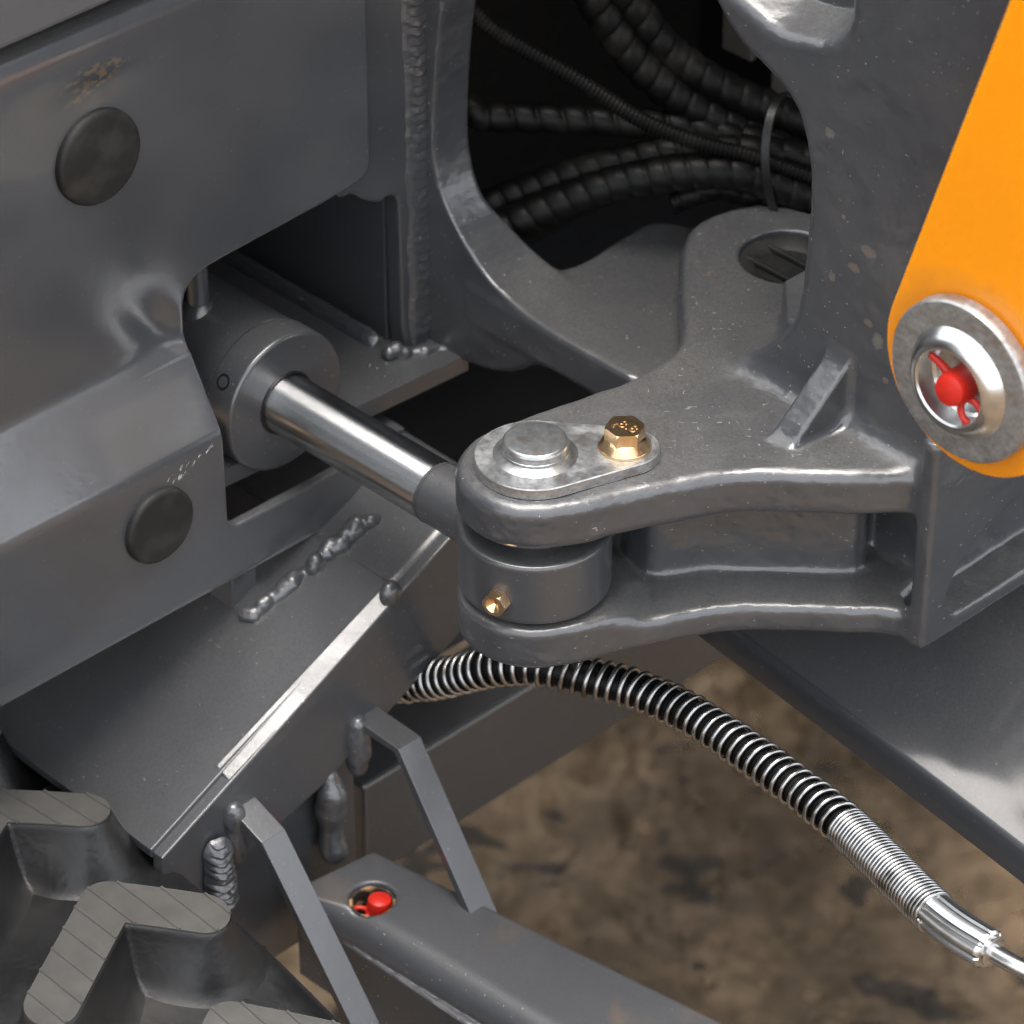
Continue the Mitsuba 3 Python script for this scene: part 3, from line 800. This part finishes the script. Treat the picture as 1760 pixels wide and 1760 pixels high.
spiral_hose('wrapped_hose_005', [(282, -160, -8), (305, -138, 2), (330, -112, -10), (352, -85, -28)], 9.0, 14, 'short black wrapped hose under the cable tie at the right of the opening', HG, 0.14)


def conduit():
    p, L = spline([(180, -245, 140), (193.2, -230.5, 122.1), (225.3, -199.5, 92.5), (258, -167.9, 60.4), (285.4, -141.5, 43.0), (307.3, -120.3, 34.3), (335, -93.5, 18.9), (370, -60, 0)], 1500)
    s = np.linspace(0, L, 1500)
    add('corrugated_conduit', tube(p, 5.2 + 0.55 * np.sin(2 * np.pi * s / 3.1), 18), 'hose_rubber', True)
    tag('corrugated_conduit', 'thin black corrugated conduit crossing diagonally over the wrapped hoses', 'conduit')


conduit()
XH, YH = np.array([0.719, 0.695, 0.0]), np.array([0.695, -0.719, 0.0])          # along and across the bundle
tw, tz = -0.42 * XH - 0.78 * YH, np.array([0.0, 0.0, 1.0])
tie = []
for t in np.linspace(0, 2 * np.pi, 72, endpoint=False):
    c_, s_ = math.cos(t), math.sin(t)
    o_ = tw * c_ * 38 + tz * s_ * 47 - XH * 8 * s_
    nrm = XH * 2.6
    tie.append([np.array([338, -108, 22]) + o_ * k + nrm * q for k, q in ((1.0, -1), (1.0, 1), (1.035, 1), (1.035, -1))])
tie = np.array(tie)
i, j = np.meshgrid(np.arange(72), np.arange(4), indexing='ij')
tv = (tie.reshape(-1, 3), np.stack([i * 4 + j, ((i + 1) % 72) * 4 + j, ((i + 1) % 72) * 4 + (j + 1) % 4, i * 4 + (j + 1) % 4], -1).reshape(-1, 4))
add('cable_tie', tv, 'black_plastic', 30)
tag('cable_tie', 'black cable tie looped round the hose bundle at the right', 'cable tie')
add('support_strap', box((418, -245, 20), (424, -218, 300), 1), 'strap_paint')
tag('support_strap', 'narrow brownish grey upright strap behind the hoses at top right', 'strap')
add('inner_plate', box((440, -218, -60), (446, -60, 300), 1), 'smooth_paint')
tag('inner_plate', 'dark grey plate in shade behind the hoses beside the strap', 'plate')

add(CH + '__sky_blocker', box((-1100, -760, -110), (-430, -90, 620), 8), 'smooth_paint', 30)  # unseen box added at the left, blocks sky light on the sloping plate

# ------------------------------------------------------------------ sloping guard frame with two flat bars
GF = 'guard_frame'
tag(GF, 'dark grey sloping guard plate with side web and two bent flat bars above the tyre', 'guard frame')
SL = (166.0 - 261.0) / (-7 + 202.0)                                            # slope of the plate


def slope_z(a):
    return -261 + (a + 202) * (95.0 / 195.0)


sv = [(a, b) for a in (-203, 150) for b in (-130, -480)]
add(GF + '__cover_plate', hull([[a, b, slope_z(a) + dz] for a in (-202, 2) for b in (-134, -470) for dz in (-7, -2)], 1.2), 'smooth_paint', 30)
add(GF + '__side_web', hull([[a, b, slope_z(a) + dz] for a in (-200, 110) for b in (-133, -126) for dz in (-88 if a > 0 else -60, -6)] + [[a, b, z] for a, z in ((-150, slope_z(-150) - 70), (-66, -282)) for b in (-133, -126)], 1.5), 'smooth_paint', 30)
add(GF + '__edge_bar', hull([[a, b, slope_z(a) + dz] for a, w in ((-142, 12.5), (-6, 9.0)) for b, dz in ((-126 - w, -1.4), (-126 - w, -9), (-126, -1.4 - w * 0.42), (-126, -16))], 1.6, 16), 'cast_paint', 30)
add(GF + '__cover_fold', hull([[a, b, slope_z(a) - 12] for a in (2, 84) for b in (-138, -470)], 9, 32), 'smooth_paint', True)
add(GF + '__weld_blob', mf.Manifold.sphere(9, 24).scale([0.9, 0.7, 1.1]).translate([-3, -128, slope_z(-3) - 1]), 'weld_paint', True)
add(GF + '__weld_bead', lumps([(-58, -200, slope_z(-58) - 1), (-40, -195, slope_z(-40)), (-22, -191.5, slope_z(-22) - 1), (4, -186, slope_z(4)), (30, -178, slope_z(30) - 1)], 4.4, 64, 15, 0.95, 3.5), 'weld_paint', True)
add(GF + '__lug_block', box((-62, -240, -215), (-40, -215, -150), 2), 'smooth_paint')


def flat_bar(key, a0, a1, pts, th=5.0):
    """A flat bar of width a1 - a0 bent through the (b, z) points, th thick."""
    p = np.asarray(pts, float)
    t = np.gradient(p, axis=0)
    t /= np.linalg.norm(t, axis=1, keepdims=True)
    nr = np.stack([-t[:, 1], t[:, 0]], 1)
    parts = []
    for i in range(len(p) - 1):
        q = [[a, *(p[k] + s * nr[k] * th / 2)] for k in (i, i + 1) for s in (-1, 1) for a in (a0, a1)]
        parts.append(hull(q, 0.7, 10))
    m = parts[0]
    for x in parts[1:]:
        m = m + x
    add(key, m, 'smooth_paint', 30)


flat_bar(GF + '__flat_bar', -143, -125, [(-126, -263), (-99, -272), (-19, -374), (10, -412)])
flat_bar(GF + '__flat_bar_001', -38, -20, [(-126, -249), (-86, -249), (-24, -341), (-6, -368)])
for k, (a, z) in enumerate(((-141, -268), (-36, -256))):
    v_ = lumps([(a - 2, -125, z + 8), (a - 3, -123, z - 8), (a - 2, -125, z - 30)], 7.0, 9, 20 + k, 0.28, 6)
    add(GF + '__bar_weld' + ('' if k == 0 else '_001'), v_, 'weld_paint', True)
add(GF + '__post_weld', bead([(-160, -121, -272), (-160, -120, -300), (-158, -119, -335)], (-0.2, 0.9, 0.2), 21, 9, 5.5, seed=31, per=0.7), 'weld_paint', True)
add(GF + '__weld_stub', lumps([(-60, -128, -284), (-60, -126, -300), (-60, -127, -320), (-60, -127, -345)], 9.5, 9, 33, 0.25, 6), 'weld_paint', True)
add(GF + '__added_gap_plate', box((-178, -480, -430), (-171, -150, -266), 1.5), 'smooth_paint')  # plate added to keep the gap above the tyre dark
add(GF + '__lower_web', hull([[a, b, z] for a, z in ((-170, -300), (-30, -262), (-30, -420), (-170, -420)) for b in (-146, -140)], 1), 'smooth_paint')

# drawbar with hole and red cap
TB = 'tow_arm'
tag(TB, 'dark grey steel arm with rust rimmed hole running to the lower edge', 'arm')
TA = Poly([(-103, -115), (-42, -107), (8, 180), (20, 300), (-76, 300), (-96, 60)], soften=0)


def tow_fn(p):
    a, b, z = p.T
    side = -103 + 0.085 * (b + 114)
    d = extr(TA(a, b), z, -420, -344, 2)
    # generous rounding along the near lower side
    c = np.hypot(np.maximum(0, side + 20 - a), np.maximum(0, z + 364)) - 20
    d = np.maximum(d, np.where((a < side + 20) & (z > -364), c * smooth01(b, -112, -60) + (c - 8) * (1 - smooth01(b, -112, -60)), -1))
    return smax(d, -np.maximum(np.hypot(a + 74, b + 73) - 15.2, -z - 372), 2)


add(TB + '__beam', sdf_mesh(tow_fn, (-112, -122, -424), (26, 304, -338), 1.6), 'tow_paint', True)
add(TB + '__bush', lathe([(15.0, -0.5), (13.2, -0.6), (12.6, -2), (12.6, -25), (0, -25)], (-74, -73, -346.5), (0, 0, 1), 48), 'rust_metal', 40)


def tow_color(p, n, uv):
    c = paint_color(0.12, 0.6, 1.15)(p, n, uv)
    g = smoothstep(0.5, 0.75, fbm(p.x * 30, p.y * 14, p.z * 20, 4)) * smoothstep(0.75, 0.95, n.z)
    band = smoothstep(0.16, 0.05, dr.abs(p.x + 0.015)) * g
    return mix(c, (0.14, 0.09, 0.05), 0.55 * band)


scene['tow_paint'] = pr(base_color=mikit.proc(tow_color), roughness=0.34, specular=0.5, clearcoat=0.3, clearcoat_gloss=0.88)
scene['rust_metal'] = pr(base_color=mikit.proc(lambda p, n, uv: mix((0.03, 0.025, 0.02), (0.35, 0.22, 0.11), smoothstep(0.45, 0.65, fbm(p.x * 140, p.y * 140, p.z * 140, 3)))), roughness=0.5, metallic=0.3)
grease_cap('grease_cap_001', (-70, -71, -360), (0.05, 0.0, 1), 8.2, (-0.8, -0.5, 0), (0.75, 0.6, 0), 'red plastic grease cap down in the hole of the lower grey arm', 15)

# cross beam behind, and beam at lower right
add('cross_beam', box((-12, -215, -418), (620, -150, -334), 4), 'smooth_paint', 30)
tag('cross_beam', 'dark grey box beam in shade behind the lower arm', 'beam')
RB = 'corner_beam'
ga, gb = np.meshgrid(np.linspace(158, 430, 12), np.linspace(-60, 620, 60), indexing='ij')
gz = -193 + 0.45 * (ga - 158) - 0.125 * (gb - 20) - 0.00006 * np.maximum(gb - 60, 0) ** 2
top_ = np.stack([ga, gb, gz], -1)
lip_ = np.stack([ga[:1] - 3, gb[:1], gz[:1] - 4], -1)
under = np.stack([ga, gb, gz - 30], -1)
sheet = np.concatenate([under[::-1], np.stack([ga[:1] - 3, gb[:1], gz[:1] - 26], -1), lip_, top_])
i, j = np.meshgrid(np.arange(len(sheet) - 1), np.arange(59), indexing='ij')
add(RB, (sheet.reshape(-1, 3), np.stack([i * 60 + j, (i + 1) * 60 + j, (i + 1) * 60 + j + 1, i * 60 + j + 1], -1).reshape(-1, 4)), 'beam_paint', 50)
scene['beam_paint'] = bump(pr(base_color=mikit.proc(paint_color(0.2, 0.2, 1.1)), roughness=0.14, specular=0.45, clearcoat=0.0), lambda p, n, uv: 0.00012 * fbm(p.x * 14, p.y * 14, p.z * 14, 2))
tag(RB, 'wide glossy grey plate with bright sky reflection at the right edge below the casting', 'plate')

# ------------------------------------------------------------------ hydraulic hose with spring guard
HH = 'spring_hose'
tag(HH, 'black hydraulic hose in a bright wire spring guard with crimped end fitting', 'hose')
HP = [(4, -230, -302), (18, -170, -275), (27, -131, -254), (31, -105, -237), (36, -80, -219), (44, -58, -208.5), (53, -38, -205), (62, -20, -205.5), (71, -1, -206), (78, 18, -206), (84, 62, -206), (81, 129, -206), (73, 193.8, -205), (52, 284, -204), (48.5, 329, -202), (50, 356, -201), (62, 400, -206)]
hp_, HL = spline(HP, 4000)
hs = np.linspace(0, HL, 4000)
s_at = lambda q: hs[np.argmin(np.linalg.norm(hp_ - np.asarray(q, float), axis=1))]
s1, s2, s3 = s_at((73, 193.8, -205)), s_at((52, 284, -204)), s_at((48.5, 329, -202))
inner = hp_[(hs < s1 + 8)][::12]
add(HH + '__hose', tube(inner, 10.6, 24), 'hose_rubber', True)


def coil(sa, sb, rad, wire, pitch, jitter=0.0, seed=0):
    turns = (sb - sa) / pitch
    n = int(turns * 40)
    s = np.linspace(sa, sb, n)
    x, y, _ = frames(hp_[::4])
    P = np.stack([np.interp(s, hs, hp_[:, k]) for k in range(3)], 1)
    X = np.stack([np.interp(s, hs[::4], x[:, k]) for k in range(3)], 1)
    Y = np.stack([np.interp(s, hs[::4], y[:, k]) for k in range(3)], 1)
    a = (s - sa) / pitch * 2 * np.pi
    r = rad * (1 + jitter * (meshkit.noise(np.stack([s / 9, s * 0, s * 0 + seed], 1)) - 0.5))
    return tube(P + r[:, None] * (np.cos(a)[:, None] * X + np.sin(a)[:, None] * Y), wire, 10)


add(HH + '__spring_guard', coil(0, s1, 12.3, 1.6, 7.9, 0.09), 'spring_wire', True)
add(HH + '__end_coil', coil(s1, s2, 12.6, 1.4, 2.85, 0.03), 'spring_wire', True)
seg = lambda a, b: np.stack([np.interp(np.linspace(a, b, 40), hs, hp_[:, k]) for k in range(3)], 1)
fp = seg(s2 - 3, s3)
fang = np.arange(64) * 2 * np.pi / 64
groove = np.where((np.arange(64) % 8) < 2, 0.90, 1.0)[None]
fr_ = np.full((40, 64), 12.6) * groove * np.r_[0.93, np.ones(37), 0.96, 0.86][:, None]
add(HH + '__ferrule', tube(fp, fr_, 64), 'bright_steel', 30)
add(HH + '__collar', tube(seg(s3 - 2, s3 + 3), np.r_[np.full(36, 9.2), 9.0, 8.4, 7.4, 6.0], 32), 'bright_steel', 40)
add(HH + '__pipe', tube(seg(s3, HL), 5.6, 28), 'bright_steel', True)

# ------------------------------------------------------------------ tyre
TY = 'tyre'
tag(TY, 'black loader tyre with grey chevron tread lugs in the lower left corner', 'tyre')
TC, TR = np.array([-100.0, -1172.0]), 900.0          # centre (b, z), radius of the casing under the lugs


def wrap(a, s, h):
    """Tread coordinates (across a, along s, height h above the casing) to machine axes."""
    crown = -0.00055 * np.minimum(a + 330, 0) ** 2 - 0.0007 * np.maximum(a + 300, 0) ** 2
    r = TR + h + crown
    th = s / TR
    b = TC[0] + r * np.sin(th)
    return np.stack([a - 0.07 * (b + 31), b, TC[1] + r * np.cos(th)], -1)                # the wheel is steered a little


aa = np.r_[np.linspace(-470, -208, 40), -200, -193, -188, -186]
ss = np.linspace(-620, 620, 160)
A_, S_ = np.meshgrid(aa, ss, indexing='ij')
Hh = np.where(A_ > -206, -((A_ + 206) / 20.0) ** 2 * 18, 0)
V_ = wrap(A_, S_, Hh)
V_ = np.concatenate([V_, [np.stack([-196 - 0.07 * (TC[0] + (TR - 110) * np.sin(ss / TR) + 31), TC[0] + (TR - 110) * np.sin(ss / TR), TC[1] + (TR - 110) * np.cos(ss / TR)], -1)]])
i, j = np.meshgrid(np.arange(V_.shape[0] - 1), np.arange(159), indexing='ij')
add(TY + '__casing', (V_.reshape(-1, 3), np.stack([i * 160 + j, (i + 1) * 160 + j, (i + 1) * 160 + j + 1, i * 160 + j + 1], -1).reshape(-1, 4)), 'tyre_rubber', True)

from shapely.geometry import LineString, Polygon, box as sbox
from shapely import affinity


def lug(key, s0):
    line = LineString([(-236, s0 + 5), (-276, s0 - 38), (-352, s0 + 6)])
    top = line.buffer(17.0, cap_style=1, join_style=1, quad_segs=8)
    top = top.buffer(-4).buffer(4, quad_segs=8)
    P = Poly(np.array(top.exterior.coords)[:-1], h=1.0, soften=0)
    H = 40.0

    def fn(p):
        a, s, h = p.T
        d2 = P(a, s)
        spread = 20.0 * np.clip((H - h) / H, 0, 1) ** 1.25                     # sloping flanks, wider on the side of the shoulder
        d = smax(d2 - spread * (0.55 + 0.45 * smooth01(s, s0 - 10, s0 + 25)), h - H, 3.5)
        return smin(d, h + 2.0, 10)

    v, f = sdf_mesh(fn, (-392, s0 - 88, -3), (-190, s0 + 66, 44), 1.8)
    k = v[:, 2] > -1.75
    keep = k[f].all(1)
    add(key, (wrap(v[:, 0], v[:, 1], v[:, 2]), f[keep]), 'tyre_rubber', True)
    face = top.buffer(-0.4)
    m = trimesh.creation.extrude_polygon(face, 1.0, engine='earcut')
    tri_v, tri_f = np.array(m.vertices), np.array(m.faces)
    tri_v, tri_f = trimesh.remesh.subdivide_to_size(tri_v, tri_f, 9.0)
    parts = [(tri_v + np.array([0, 0, H - 0.4]), tri_f)]
    for q in np.arange(-400, -180, 16.5):                                     # fine moulded ribs across the face
        for g in [face.intersection(LineString([(q, s0 - 110), (q + 22, s0 + 110)]))]:
            for e in getattr(g, 'geoms', [g]):
                if e.length > 6:
                    c = np.array(e.coords)
                    c = np.stack([np.linspace(c[0][0], c[-1][0], 8), np.linspace(c[0][1], c[-1][1], 8), np.full(8, H + 0.6)], 1)
                    parts.append(tube(c, 1.3, 6))
    w, g = join(*parts)
    add(key + '__tread_face', (wrap(w[:, 0], w[:, 1], w[:, 2]), g), 'tread_rubber', 30)


for k in range(6):
    lug(TY + '__tread_lug' + ('' if k == 0 else '_%03d' % k), -310 + 120 * k)
